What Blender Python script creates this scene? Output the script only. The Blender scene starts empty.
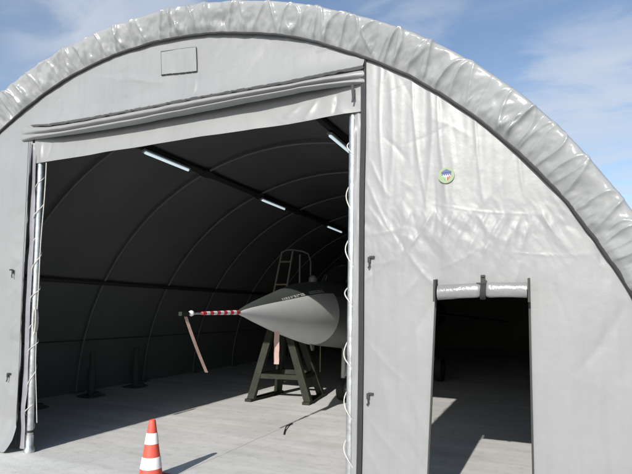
import bpy, math, random
import numpy as np
from mathutils import Matrix, Vector

random.seed(7)
scene = bpy.context.scene
COL = scene.collection
PI = math.pi

# ------------------------------------------------------------------ helpers
class MB:
    """collects shapes; build() links them as ONE mesh object"""
    def __init__(self):
        self.v, self.f, self.m = [], [], []
    def add(self, verts, faces, mi=0):
        o = len(self.v)
        self.v += [tuple(map(float, p)) for p in verts]
        self.f += [tuple(i + o for i in f) for f in faces]
        self.m += [mi] * len(faces)
        return self
    def box(self, c, s, rot=None, mi=0):
        hx, hy, hz = s[0] / 2, s[1] / 2, s[2] / 2
        P = [Vector((x, y, z)) for x in (-hx, hx) for y in (-hy, hy) for z in (-hz, hz)]
        if rot is not None:
            P = [rot @ p for p in P]
        P = [p + Vector(c) for p in P]
        F = [(0, 1, 3, 2), (4, 6, 7, 5), (0, 4, 5, 1), (2, 3, 7, 6), (0, 2, 6, 4), (1, 5, 7, 3)]
        return self.add(P, F, mi)
    def beam(self, a, b, w, h, up=(0, 1, 0), mi=0):
        a, b = Vector(a), Vector(b)
        d = (b - a); L = d.length; d.normalize()
        u = Vector(up); s = d.cross(u)
        if s.length < 1e-4:
            s = d.cross(Vector((1, 0, 0)))
        s.normalize(); u = s.cross(d)
        R = Matrix((s, u, d)).transposed()
        return self.box((a + b) / 2, (w, h, L), R, mi)
    def tube(self, path, r, n=10, cap=True, mi=0):
        path = [Vector(p) for p in path]
        N = len(path)
        rs = r if hasattr(r, '__len__') else [r] * N
        V, F = [], []
        prev = None
        for i, p in enumerate(path):
            t = (path[min(i + 1, N - 1)] - path[max(i - 1, 0)]).normalized()
            if prev is None:
                a = Vector((0, 0, 1)) if abs(t.z) < .9 else Vector((1, 0, 0))
                u = t.cross(a).normalized()
            else:
                u = (prev - t * prev.dot(t)).normalized()
            prev = u
            w = t.cross(u)
            for k in range(n):
                an = 2 * PI * k / n
                V.append(p + (u * math.cos(an) + w * math.sin(an)) * rs[i])
        for i in range(N - 1):
            for k in range(n):
                k2 = (k + 1) % n
                F.append((i * n + k, i * n + k2, (i + 1) * n + k2, (i + 1) * n + k))
        if cap:
            F.append(tuple(range(n))[::-1]); F.append(tuple((N - 1) * n + k for k in range(n)))
        return self.add(V, F, mi)
    def grid(self, P, mi=0, flip=False):
        """P: array (rows, cols, 3)"""
        R, C = P.shape[:2]
        idx = np.arange(R * C).reshape(R, C)
        q = np.stack([idx[:-1, :-1], idx[:-1, 1:], idx[1:, 1:], idx[1:, :-1]], -1).reshape(-1, 4)
        if flip:
            q = q[:, ::-1]
        return self.add(P.reshape(-1, 3).tolist(), q.tolist(), mi)
    def lathe(self, prof, c=(0, 0, 0), axis='z', n=32, sx=1., sz=1., cap=True, mi=None):
        """prof: list of (radius, along[, lift])"""
        V, F, M = [], [], []
        for q in prof:
            r, h = q[0], q[1]; lift = q[2] if len(q) > 2 else 0
            for k in range(n):
                an = 2 * PI * k / n
                if axis == 'z':
                    V.append((c[0] + r * sx * math.cos(an), c[1] + r * sz * math.sin(an), c[2] + h))
                else:
                    V.append((c[0] + r * sx * math.cos(an), c[1] + h, c[2] + lift + r * sz * math.sin(an)))
        base = len(self.v)
        for i in range(len(prof) - 1):
            for k in range(n):
                k2 = (k + 1) % n
                F.append((i * n + k, i * n + k2, (i + 1) * n + k2, (i + 1) * n + k)); M.append(mi(k + .5, i) if mi else 0)
        if cap:
            F.append(tuple(range(n))[::-1]); M.append(0)
            F.append(tuple((len(prof) - 1) * n + k for k in range(n))); M.append(0)
        self.v += V; self.f += [tuple(i + base for i in f) for f in F]; self.m += M
        return self
    def build(self, name, mats, parent=None, smooth=True, angle=40):
        org = ORG.get(parent.name, Vector((0, 0, 0))) if parent else Vector((0, 0, 0))
        me = bpy.data.meshes.new(name)
        me.from_pydata([(x - org.x, y - org.y, z - org.z) for x, y, z in self.v], [], self.f)
        mats = mats if isinstance(mats, (list, tuple)) else [mats]
        for m in mats:
            me.materials.append(m)
        if len(mats) > 1:
            me.polygons.foreach_set('material_index', self.m)
        if smooth:
            me.polygons.foreach_set('use_smooth', [True] * len(me.polygons))
            me.set_sharp_from_angle(angle=math.radians(angle))
        me.update()
        o = bpy.data.objects.new(name, me)
        COL.objects.link(o)
        if parent:
            o.parent = parent
            ORG[o.name] = org
        return o
ORG = {}
def thing(name, label, cat, loc, group=None):
    o = bpy.data.objects.new(name, None); COL.objects.link(o)
    o.empty_display_size = .2
    o.location = loc; o['label'] = label; o['category'] = cat
    if group: o['group'] = group
    ORG[o.name] = Vector(loc)
    return o
def tag(o, label, cat, group=None):
    o['label'] = label; o['category'] = cat
    if group: o['group'] = group
    return o

# value noise in numpy
def _h(i, j, s):
    n = (i.astype(np.int64) * 374761393 + j.astype(np.int64) * 668265263 + s * 1442695041) & 0xffffffff
    n = ((n ^ (n >> 13)) * 1274126177) & 0xffffffff
    return ((n ^ (n >> 16)) & 0xffff) / 65535.0
def vn(x, y, s=0):
    x = np.asarray(x, float); y = np.asarray(y, float)
    i, j = np.floor(x), np.floor(y); u, v = x - i, y - j
    u = u * u * u * (u * (u * 6 - 15) + 10); v = v * v * v * (v * (v * 6 - 15) + 10)
    a, b, c, d = _h(i, j, s), _h(i + 1, j, s), _h(i, j + 1, s), _h(i + 1, j + 1, s)
    return (a + (b - a) * u + (c - a) * v + (a - b - c + d) * u * v) * 2 - 1
def fbm(x, y, s=0, o=4):
    r = 0
    for k in range(o):
        r = r + vn(x * 2 ** k, y * 2 ** k, s + k) * .5 ** k
    return r
def rid(x, y, s=0, o=3):
    """sharp ridges: creased cloth"""
    r = 0
    for k in range(o):
        r = r + (1 - np.abs(vn(x * 2 ** k, y * 2 ** k, s + 11 * k)) * 2) * .5 ** k
    return r
def facet(x, y, sd=0, o=2, gain=.45):
    """triangular facets meeting in sharp creases: stiff sheet that has been folded"""
    r = 0
    for k in range(o):
        X = np.asarray(x, float) * 2.1 ** k; Y = np.asarray(y, float) * 2.1 ** k
        X, Y = X + .35 * vn(X * .7, Y * .7, sd + 50 + k), Y + .35 * vn(X * .7, Y * .7, sd + 60 + k)
        q = (X + Y) * .366; i = np.floor(X + q); j = np.floor(Y + q)
        u, v_ = X + q - i, Y + q - j
        a, b, c, d = _h(i, j, sd + k), _h(i + 1, j, sd + k), _h(i, j + 1, sd + k), _h(i + 1, j + 1, sd + k)
        r = r + np.where(u > v_, a + (b - a) * u + (d - b) * v_, a + (c - a) * v_ + (d - c) * u) * gain ** k
    return r * 2 - 1
def crease(x, z, a, b, w, amp):
    ax, az = a; bx, bz = b
    L = math.hypot(bx - ax, bz - az); ex, ez = (bx - ax) / L, (bz - az) / L
    t = ((x - ax) * ex + (z - az) * ez) / L
    d = -(x - ax) * ez + (z - az) * ex
    d = d + .12 * L * np.sin(t * 3.1) * .3
    tt = np.clip(t, 0, 1)
    d = np.sqrt(d ** 2 + ((t - tt) * L) ** 2)
    tap = np.sin(PI * np.clip(t * .94 + .03, 0, 1)) ** .6
    return amp * tap * np.exp(-(np.sqrt(d * d + (w * .25) ** 2) - w * .25) / w)

# ------------------------------------------------------------------ materials
def mat(name, col, rough=.5, metal=0., spec=.5, emit=None, es=0., var=0., vscale=3., bump=0., bscale=40., bdist=.01, coat=0.,
        stretch=(1, 1, 1), rvar=0., streak=0.):
    m = bpy.data.materials.new(name); m.use_nodes = True
    nt = m.node_tree; N = nt.nodes; b = N['Principled BSDF']
    b.inputs['Base Color'].default_value = (*col, 1); b.inputs['Roughness'].default_value = rough
    b.inputs['Metallic'].default_value = metal; b.inputs['Specular IOR Level'].default_value = spec
    b.inputs['Coat Weight'].default_value = coat
    if emit:
        b.inputs['Emission Color'].default_value = (*emit, 1); b.inputs['Emission Strength'].default_value = es
    tc = N.new('ShaderNodeTexCoord'); mp = N.new('ShaderNodeMapping')
    mp.inputs['Scale'].default_value = stretch
    nt.links.new(tc.outputs['Object'], mp.inputs['Vector'])
    if var or rvar:
        n = N.new('ShaderNodeTexNoise'); n.inputs['Scale'].default_value = vscale; n.inputs['Detail'].default_value = 6
        n.inputs['Roughness'].default_value = .6
        nt.links.new(mp.outputs[0], n.inputs['Vector'])
        if var:
            r = N.new('ShaderNodeMapRange'); r.inputs[1].default_value = .3; r.inputs[2].default_value = .7
            r.inputs[3].default_value = 1 - var; r.inputs[4].default_value = 1 + var * .6
            nt.links.new(n.outputs[0], r.inputs[0])
            x = N.new('ShaderNodeMix'); x.data_type = 'RGBA'; x.blend_type = 'MULTIPLY'; x.inputs[0].default_value = 1
            x.inputs[6].default_value = (*col, 1); nt.links.new(r.outputs[0], x.inputs[7])
            last = x.outputs[2]
            if streak:                              # rain streaks and grime blotches on the sheet
                for sc, stv, amt in (((5, 5, .35), 2.2, streak), ((1.3, 1.3, 1.0), 3.1, streak * .7)):
                    ms = N.new('ShaderNodeMapping'); ms.inputs['Scale'].default_value = sc; nt.links.new(tc.outputs['Object'], ms.inputs['Vector'])
                    ns = N.new('ShaderNodeTexNoise'); ns.inputs['Scale'].default_value = stv; ns.inputs['Detail'].default_value = 5; nt.links.new(ms.outputs[0], ns.inputs['Vector'])
                    rs_ = N.new('ShaderNodeMapRange'); rs_.inputs[1].default_value = .52; rs_.inputs[2].default_value = .72; rs_.inputs[3].default_value = 1; rs_.inputs[4].default_value = 1 - amt
                    nt.links.new(ns.outputs[0], rs_.inputs[0])
                    xs_ = N.new('ShaderNodeMix'); xs_.data_type = 'RGBA'; xs_.blend_type = 'MULTIPLY'; xs_.inputs[0].default_value = 1
                    nt.links.new(last, xs_.inputs[6]); nt.links.new(rs_.outputs[0], xs_.inputs[7]); last = xs_.outputs[2]
            nt.links.new(last, b.inputs['Base Color'])
        if rvar:
            r2 = N.new('ShaderNodeMapRange'); r2.inputs[1].default_value = .3; r2.inputs[2].default_value = .7
            r2.inputs[3].default_value = rough - rvar; r2.inputs[4].default_value = rough + rvar
            nt.links.new(n.outputs[0], r2.inputs[0]); nt.links.new(r2.outputs[0], b.inputs['Roughness'])
    if bump:
        n2 = N.new('ShaderNodeTexNoise'); n2.inputs['Scale'].default_value = bscale; n2.inputs['Detail'].default_value = 4
        nt.links.new(mp.outputs[0], n2.inputs['Vector'])
        bp = N.new('ShaderNodeBump'); bp.inputs['Strength'].default_value = bump; bp.inputs['Distance'].default_value = bdist
        nt.links.new(n2.outputs[0], bp.inputs['Height']); nt.links.new(bp.outputs[0], b.inputs['Normal'])
    return m

M = {}
M['pvc'] = mat('grey_pvc', (.228, .233, .236), .42, spec=.45, var=.06, vscale=.9, bump=.3, bscale=9, bdist=.010, rvar=.05, streak=.05)
M['pvc_gloss'] = mat('glossy_pvc', (.262, .27, .27), .20, spec=.6, var=.06, vscale=1.4, bump=.3, bscale=14, bdist=.010, rvar=.06)
M['pvc_curtain'] = mat('curtain_pvc', (.232, .236, .236), .42, spec=.45, var=.06, vscale=1.2, bump=.25, bscale=8, bdist=.01, streak=.05)
M['pvc_roll'] = mat('rolled_pvc', (.19, .195, .195), .24, spec=.6, var=.08, vscale=6, bump=.5, bscale=22, bdist=.012)
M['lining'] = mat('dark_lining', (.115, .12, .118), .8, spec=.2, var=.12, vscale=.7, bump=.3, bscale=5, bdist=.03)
M['trim'] = mat('black_trim_and_shade', (.02, .02, .022), .6, var=.2, vscale=9, bump=.3, bscale=60, bdist=.004)
M['strap'] = mat('black_webbing', (.025, .026, .024), .7, bump=.3, bscale=120, bdist=.002)
M['galv'] = mat('galvanised_steel', (.55, .57, .58), .34, metal=.85, var=.18, vscale=14, bump=.1, bscale=30, bdist=.003, rvar=.1)
M['rib'] = mat('grey_rib_steel', (.16, .168, .17), .5, metal=.2, var=.15, vscale=6)
M['purlin'] = mat('black_purlin', (.022, .023, .024), .6, var=.2, vscale=5)
M['rope'] = mat('white_rope', (.50, .49, .455), .85, var=.2, vscale=40, bump=.5, bscale=150, bdist=.004)
M['flange'] = mat('lilac_reflection_pvc', (.23, .225, .255), .3, var=.15, vscale=5, bump=.4, bscale=16, bdist=.01)  # lilac reflection painted into the colour of the left flange
M['lamp_body'] = mat('lamp_housing', (.25, .26, .27), .5)
M['lamp'] = mat('lit_tube', (.9, .95, 1), .4, emit=(.76, .93, 1.0), es=.42)
M['olive'] = mat('olive_paint', (.020, .024, .015), .65, spec=.3, var=.4, vscale=5, bump=.15, bscale=40, bdist=.003)
M['olive_dark'] = mat('dark_green_in_gloom', (.012, .016, .011), .95, spec=.05, var=.2, vscale=2)  # dark green taken near black: interior gloom put into the wing colour
M['ladder'] = mat('ladder_paint', (.11, .085, .048), .55, var=.25, vscale=10)
M['ladder_grey'] = mat('ladder_rail_paint', (.085, .088, .078), .5, var=.2, vscale=10)
M['radome'] = mat('pale_grey_paint', (.43, .44, .435), .42, var=.08, vscale=2.5, bump=.05, bscale=20, bdist=.003)
M['antiglare'] = mat('dark_antiglare_paint', (.038, .044, .041), .6, var=.15, vscale=5)
M['jet'] = mat('mid_grey_paint', (.105, .112, .108), .5, var=.15, vscale=2)
M['glass'] = mat('dark_canopy_glass', (.01, .012, .012), .08, spec=.6)
M['dark'] = mat('dark_rubber', (.018, .018, .018), .75, var=.2, vscale=15)
M['red'] = mat('red_paint', (.50, .035, .045), .5, var=.1, vscale=20)
M['white'] = mat('white_paint', (.75, .75, .73), .5, var=.06, vscale=20)
M['pink'] = mat('faded_pink_webbing', (.42, .29, .26), .8, var=.1, vscale=15)
M['cone_red'] = mat('orange_red_plastic', (.60, .085, .055), .55, var=.22, vscale=7, bump=.1, bscale=60, bdist=.002)
M['cone_white'] = mat('white_reflective_band', (.80, .80, .79), .4, var=.10, vscale=16)
M['dull_pink'] = mat('dirty_pink_webbing', (.27, .18, .15), .85, var=.2, vscale=15)
M['stencil'] = mat('stencil_paint', (.42, .43, .42), .6)
M['b_green'] = mat('badge_pale_green', (.18, .25, .125), .5, var=.08, vscale=30)
M['b_blue'] = mat('badge_blue', (.03, .05, .17), .5)
M['b_white'] = mat('badge_white', (.5, .53, .52), .5)
M['b_red'] = mat('badge_red', (.34, .05, .04), .5)
M['b_dgreen'] = mat('badge_green', (.10, .30, .10), .5)
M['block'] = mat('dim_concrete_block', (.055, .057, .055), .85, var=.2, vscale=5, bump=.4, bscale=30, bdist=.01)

# concrete ground: broom streaks, stains, slab joints
def ground_mat():
    m = bpy.data.materials.new('concrete_paving'); m.use_nodes = True
    nt = m.node_tree; N = nt.nodes; L = nt.links; b = N['Principled BSDF']
    b.inputs['Roughness'].default_value = .85; b.inputs['Specular IOR Level'].default_value = .3
    g = N.new('ShaderNodeNewGeometry')
    def noise(sc, scale, det=5, rough=.6):
        mp = N.new('ShaderNodeMapping'); mp.inputs['Scale'].default_value = sc; L.new(g.outputs['Position'], mp.inputs['Vector'])
        n = N.new('ShaderNodeTexNoise'); n.inputs['Scale'].default_value = scale; n.inputs['Detail'].default_value = det
        n.inputs['Roughness'].default_value = rough; L.new(mp.outputs[0], n.inputs['Vector']); return n.outputs[0]
    def rng(x, a, c, lo, hi):
        r = N.new('ShaderNodeMapRange'); r.inputs[1].default_value = a; r.inputs[2].default_value = c
        r.inputs[3].default_value = lo; r.inputs[4].default_value = hi; L.new(x, r.inputs[0]); return r.outputs[0]
    def mul(a, c):
        x = N.new('ShaderNodeMath'); x.operation = 'MULTIPLY'; L.new(a, x.inputs[0]); L.new(c, x.inputs[1]); return x.outputs[0]
    big = rng(noise((1, 1, 1), .55), .3, .7, .86, 1.1)
    streak = rng(noise((.22, 1.9, 1), 1.5, 4), .3, .7, .84, 1.1)
    spot = rng(noise((1, 1, 1), 7), .30, .48, .86, 1.0)
    fine = rng(noise((1, 1, 1), 70, 3), .3, .7, .93, 1.06)
    v = mul(mul(big, streak), mul(fine, spot))
    sp = N.new('ShaderNodeSeparateXYZ'); L.new(g.outputs['Position'], sp.inputs[0])
    wob = rng(noise((1, 1, 1), 1.2), 0, 1, -.06, .06)
    def joint(out, off, period, half):
        a = N.new('ShaderNodeMath'); a.operation = 'ADD'; L.new(out, a.inputs[0]); L.new(wob, a.inputs[1])
        s = N.new('ShaderNodeMath'); s.operation = 'ADD'; L.new(a.outputs[0], s.inputs[0]); s.inputs[1].default_value = 400 * period - off + period / 2
        mo = N.new('ShaderNodeMath'); mo.operation = 'MODULO'; L.new(s.outputs[0], mo.inputs[0]); mo.inputs[1].default_value = period
        d = N.new('ShaderNodeMath'); d.operation = 'SUBTRACT'; L.new(mo.outputs[0], d.inputs[0]); d.inputs[1].default_value = period / 2
        ab = N.new('ShaderNodeMath'); ab.operation = 'ABSOLUTE'; L.new(d.outputs[0], ab.inputs[0])
        return rng(ab.outputs[0], half * .5, half, .62, 1.)
    v = mul(v, mul(joint(sp.outputs[0], 2.43, 9.6, .010), joint(sp.outputs[1], 8.4, 11.0, .010)))
    x = N.new('ShaderNodeMix'); x.data_type = 'RGBA'; x.blend_type = 'MULTIPLY'; x.inputs[0].default_value = 1
    x.inputs[6].default_value = (.56, .56, .545, 1); L.new(v, x.inputs[7]); L.new(x.outputs[2], b.inputs['Base Color'])
    bp = N.new('ShaderNodeBump'); bp.inputs['Strength'].default_value = .3; bp.inputs['Distance'].default_value = .01
    L.new(noise((.5, 1.5, 1), 35, 4), bp.inputs['Height']); L.new(bp.outputs[0], b.inputs['Normal'])
    return m

# ------------------------------------------------------------------ ground
gm = MB()
gm.add([(-500, -500, 0), (500, -500, 0), (500, 500, 0), (-500, 500, 0)], [(0, 1, 2, 3)])
go = gm.build('ground', ground_mat(), smooth=False); go['kind'] = 'structure'

# ------------------------------------------------------------------ the hangar
XC, ZC, EA, EB = 2.05, -.13, 5.57, 5.40
H = thing('fabric_hangar', 'big grey fabric tunnel hangar with an arched front, open doorway and gathered glossy roof edge', 'hangar', (XC, 0, 0))
LEN = 24.0
TH0 = -math.asin(.13 / EB) * -1     # angle where the arch meets z = 0
def arch(th, off, y):
    th = np.asarray(th, float)
    return np.stack([XC + (EA + off) * np.cos(th), np.broadcast_to(y, th.shape), ZC + (EB + off) * np.sin(th)], -1)
TA, TB = .0245, PI - .0245

# outer roof cover
th = np.linspace(TA, TB, 160)
offs = np.interp(np.degrees(th), [0, 31, 45, 55, 82, 100, 118, 180], [.34, .34, .375, .375, .35, .36, .42, .42])
ys = np.concatenate([[.12], np.linspace(.4, LEN, 45)])
P = np.zeros((len(ys), len(th), 3))
for i, y in enumerate(ys):
    o_ = offs + .02 * vn(th * 12, np.full_like(th, y * 1.3), 3) - (0 if y < .3 else .03 * (1 - abs(((y - 1.6) / 2.15) % 1 - .5) * -0 ))
    P[i] = arch(th, o_, y)
MB().grid(P).build('roof_cover', M['pvc'], H, angle=80)

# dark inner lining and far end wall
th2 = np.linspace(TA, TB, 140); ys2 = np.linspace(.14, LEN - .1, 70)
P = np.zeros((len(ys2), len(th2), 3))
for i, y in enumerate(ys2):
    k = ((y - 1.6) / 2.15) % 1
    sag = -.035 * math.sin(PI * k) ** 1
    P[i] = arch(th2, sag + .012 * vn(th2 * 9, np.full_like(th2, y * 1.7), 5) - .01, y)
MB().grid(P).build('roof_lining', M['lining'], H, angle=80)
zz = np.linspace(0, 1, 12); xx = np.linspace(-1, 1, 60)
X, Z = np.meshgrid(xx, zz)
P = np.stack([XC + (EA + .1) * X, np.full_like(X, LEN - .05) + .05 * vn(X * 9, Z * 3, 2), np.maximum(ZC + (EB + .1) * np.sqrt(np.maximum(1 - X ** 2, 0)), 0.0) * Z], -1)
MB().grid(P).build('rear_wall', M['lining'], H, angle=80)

# ribs (bent tubes), each a part of its own
def rib_mb():
    m = MB(); t = np.linspace(TA, TB, 110)
    m.tube(arch(t, -.10, 1.6).tolist(), .024, 8)
    for s in (TA, TB):
        p = arch(np.array([s]), -.10, 1.6)[0]
        m.box((p[0], 1.6, .015), (.26, .26, .03))
    return m
rib0 = rib_mb().build('arch_rib', M['rib'], H)
for k in range(1, 10):
    r = rib0.copy(); COL.objects.link(r); r.parent = H; r.location = (0, 2.15 * k, 0)
rf = MB(); rf.tube(arch(np.linspace(TA, TB, 130), .16, .16).tolist(), .05, 10)
rf.build('front_arch', M['galv'], H)
# purlins
for deg in (30, 54, 77, 110.8, 149.5, 165.2):
    a = math.radians(deg); dark = deg in (77, 110.8, 149.5)
    m = MB(); rr = .05 if dark else .009
    p0 = arch(np.array([a]), -.10 - (.02 if dark else 0), .2)[0]; p1 = arch(np.array([a]), -.10 - (.02 if dark else 0), LEN - .2)[0]
    if deg in (110.8, 77):
        rad = Vector((math.cos(a), 0, math.sin(a)))
        m.beam(p0, p1, .13, .05, up=rad)
        for k in range(0, 10):
            q = arch(np.array([a]), -.13, 1.6 + 2.15 * k)[0]
            m.beam(Vector(q) - Vector((0, .12, 0)), Vector(q) + Vector((0, .12, 0)), .2, .045, up=rad)
    else:
        m.tube([p0, p1], rr, 8)
    m.build('purlin', M['purlin'], H)

# --- front skirt: roof edge pulled in over the front arch and gathered
rng = np.random.default_rng(11)
th = np.linspace(TA, TB, 2400)
s = th * 5.6
v = np.linspace(0, 1, 38)
S, V = np.meshgrid(s, v); TH = np.meshgrid(th, v)[0]
out = np.interp(np.degrees(th), [0, 31, 36, 40, 45, 50, 56, 62, 75, 93, 101, 109, 118.5, 180],
                [.34, .345, .355, .37, .38, .38, .372, .348, .345, .335, .362, .39, .425, .43])
inn = .014 + .005 * vn(s * 3.1, s * 0, 9) + .005 * vn(s * 9, s * 0, 4)
# section: out from the wall, over, and back onto the roof
ph = V * (PI * .5 + .35)
offg = inn[None, :] + (out - inn)[None, :] * np.sin(np.minimum(ph, PI / 2)) ** .9
yb = -.02 - .13 * np.sin(np.clip(V / .55, 0, 1) * PI / 2) + .30 * np.clip((V - .55) / .45, 0, 1) ** 1.9
d = np.zeros_like(S)
def ridge(c, w, amp, v0, v1, tap=.6):
    """one sharp fold line; c gives its place along the arch for every v"""
    t_ = np.clip((V - v0) / (v1 - v0), 0, 1)
    fall = np.where((V >= v0) & (V <= v1), np.sin(np.clip(.25 + t_ * .75, 0, 1) * PI) ** tap, 0)
    ww = w * (1.25 - .5 * t_)
    dd = np.abs(S - c)
    return amp * fall * np.exp(-(np.sqrt(dd ** 2 + .004 ** 2) - .004) / ww)
pos = s[0] + .1
while pos < s[-1]:
    va = rng.uniform(.58, .86)
    n_ = rng.integers(2, 5); sp_ = rng.uniform(.16, .42)
    for q in np.linspace(-.5, .5, n_):
        foot = q * sp_ + rng.normal(0, .03)
        bow = rng.normal(0, .05)
        t_ = np.clip((va - V) / va, 0, 1)
        d = np.maximum(d, 0) * 0 + d + ridge(pos + foot * t_ ** .8 + bow * np.sin(t_ * PI), rng.uniform(.014, .034), rng.uniform(.020, .042), -.02, va + .06)
    if rng.random() < .5:                                  # a valley beside the fan
        d += ridge(pos + sp_ * .75 + .1 * (V - .4), .06, -rng.uniform(.02, .035), -.02, rng.uniform(.5, .75))
    pos += rng.uniform(.22, .46)
d += .010 * vn(S * 1.6, V * .9 + S * .2, 21)
d += .024 * facet(S * 4.4 + V * .9, V * 2.3 + 3, 31, 3, .5) * np.clip(1.05 - V, 0, 1)
d += .016 * facet(S * 15, V * 6, 41, 2, .5) * np.clip(1 - V * 3.2, 0, 1)
d *= np.clip((.97 - V) / .35, 0, 1) ** 1.1 * np.clip(.25 + V / .10, 0, 1)
nrm = np.clip(V / .75, 0, 1) * PI / 2 * .9       # push direction swings from forward to outward
offg = offg + d * np.sin(nrm) * .20 - .010
yb = yb - d * np.cos(nrm * .8)
P = np.stack([XC + (EA + offg) * np.cos(TH), yb, ZC + (EB + offg) * np.sin(TH)], -1)
MB().grid(P).build('roof_skirt', M['pvc_gloss'], H, angle=80)
# black tube painting in the shadowed gap along the skirt's inner edge
t = np.linspace(TA, TB, 500)
m = MB(); wv = .010 * vn(t * 18, t * 0, 6) + .006 * vn(t * 60, t * 0, 8)
m.tube(np.stack([XC + (EA + .002 + wv * .6) * np.cos(t), -.035 + 0 * t, ZC + (EB + .002 + wv * .6 + .004) * np.sin(t)], -1).tolist(), .016, 8)
m.build('skirt_gap_shade', M['trim'], H)

# --- wrinkles of the front wall
cr = np.random.default_rng(5)
CREASES = []
for (a, b, w, A) in [((4.86, 3.30), (5.22, 2.62), .035, .022), ((4.88, 3.05), (5.12, 2.72), .03, .016), ((4.9, 3.5), (5.1, 3.1), .035, .018),
                     ((5.24, 2.55), (5.52, 2.95), .03, .026), ((5.26, 2.57), (5.12, 2.78), .03, -.018), ((5.3, 2.53), (5.58, 2.20), .035, .016),
                     ((4.86, 2.75), (5.25, 2.80), .022, .012), ((4.86, 2.45), (5.2, 2.5), .03, .010), ((5.5, 3.02), (6.42, 2.86), .010, .009),
                     ((6.22, 2.53), (6.92, 2.50), .010, .010), ((5.45, 2.98), (5.45, 4.5), .05, .018), ((5.08, 2.9), (5.05, 4.6), .05, .014),
                     ((6.02, 2.9), (5.75, 2.3), .04, .016), ((6.15, 2.9), (5.92, 2.35), .04, .016), ((5.9, 2.95), (5.64, 2.4), .04, .014), ((6.3, 2.86), (6.05, 2.32), .045, .015),
                     ((5.72, 2.95), (5.6, 2.5), .03, .012), ((6.45, 2.86), (6.6, 2.62), .03, .014), ((6.6, 2.9), (6.5, 2.66), .03, .010),
                     ((6.52, .2), (6.62, 2.1), .09, .02), ((6.9, .1), (6.95, 2.3), .10, .018), ((5.1, .1), (5.0, 1.6), .10, .016), ((5.3, .3), (5.36, 1.9), .08, .014),
                     ((4.86, 1.0), (5.3, .55), .05, .012), ((4.86, .7), (5.15, .3), .05, .012), ((4.88, 1.7), (5.3, 1.3), .05, .010),
                     # gable
                     ((3.7, 5.05), (4.0, 5.2), .02, .015), ((3.9, 4.95), (4.25, 5.12), .02, .018), ((4.15, 4.85), (4.5, 5.0), .02, .016), ((4.3, 4.72), (4.7, 4.85), .02, .014),
                     ((3.3, 5.0), (3.6, 5.1), .025, .010), ((.2, 4.6), (.5, 5.0), .04, .012), ((.5, 4.6), (.75, 4.95), .04, .010), ((.9, 4.6), (1.2, 4.75), .03, .010),
                     ((1.6, 4.95), (2.3, 4.75), .05, .012), ((2.8, 4.75), (3.6, 4.85), .05, .010), ((1.0, 5.1), (1.9, 4.85), .06, .010), ((2.72, 4.5), (2.72, 4.7), .02, .012),
                     # left
                     ((-.5, 2.9), (-.1, 2.45), .05, .012), ((-.5, 2.1), (-.12, 2.4), .05, .010), ((-.6, 1.0), (-.12, .7), .06, .012), ((-.3, .1), (-.2, 1.5), .06, .012)]:
    CREASES.append((a, b, w, A))
CREASES[:] = [(a, b, w * (.5 if a[0] > 4.8 else .8), A * (.36 if a[0] > 4.8 else .8)) for a, b, w, A in CREASES]
for k in range(16):
    z_ = cr.uniform(.15, 3.6); l = cr.uniform(.12, .4)
    CREASES.append(((-.11, z_), (-.11 - l, z_ + cr.uniform(-.25, .25)), cr.uniform(.02, .05), cr.uniform(.006, .014) * cr.choice([1, -1])))
CREASES += [((-.20, .1), (-.16, 1.4), .03, .02), ((-.42, .05), (-.30, 1.1), .04, .018), ((-.30, .05), (-.26, .7), .03, -.02)]
for k in range(17):
    x_ = 5.32 + 1.2 * k / 16 + cr.normal(0, .02); l = cr.uniform(.18, .5)
    CREASES.append(((x_, 2.97 - (x_ - 5.3) * .09), (x_ - l * cr.uniform(.15, .6), 2.95 - l), cr.uniform(.010, .018), cr.uniform(.002, .006)))
for x0, x1 in ((5.03, 5.08), (5.33, 5.47), (5.6, 5.66), (5.95, 5.98), (6.3, 6.32)):
    CREASES.append(((x0, 4.75), (x1, 2.95), .012, .006))
for k in range(70):
    cx, cz = cr.uniform(4.9, 7.3), cr.uniform(2.25, 4.6)
    an = cr.normal(1.35, .45) if cr.random() < .7 else cr.uniform(0, PI)
    l = cr.uniform(.08, .28)
    CREASES.append(((cx - l * math.cos(an), cz - l * math.sin(an)), (cx + l * math.cos(an), cz + l * math.sin(an)), cr.uniform(.010, .028), cr.uniform(.001, .0045) * cr.choice([1, -1])))
for k in range(46):
    cx, cz = cr.uniform(-1.5, 4.8), cr.uniform(4.4, 5.3)
    an = cr.uniform(-.4, .9); l = cr.uniform(.1, .4)
    CREASES.append(((cx - l * math.cos(an), cz - l * math.sin(an)), (cx + l * math.cos(an), cz + l * math.sin(an)), cr.uniform(.02, .05), cr.uniform(.002, .006) * cr.choice([1, -1])))
for k in range(34):
    cx, cz = cr.uniform(4.9, 7.4), cr.uniform(.1, 2.2)
    an = cr.normal(1.5, .3); l = cr.uniform(.15, .5)
    CREASES.append(((cx - l * math.cos(an), cz - l * math.sin(an)), (cx + l * math.cos(an), cz + l * math.sin(an)), cr.uniform(.03, .07), cr.uniform(.003, .008) * cr.choice([1, -1])))
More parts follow.
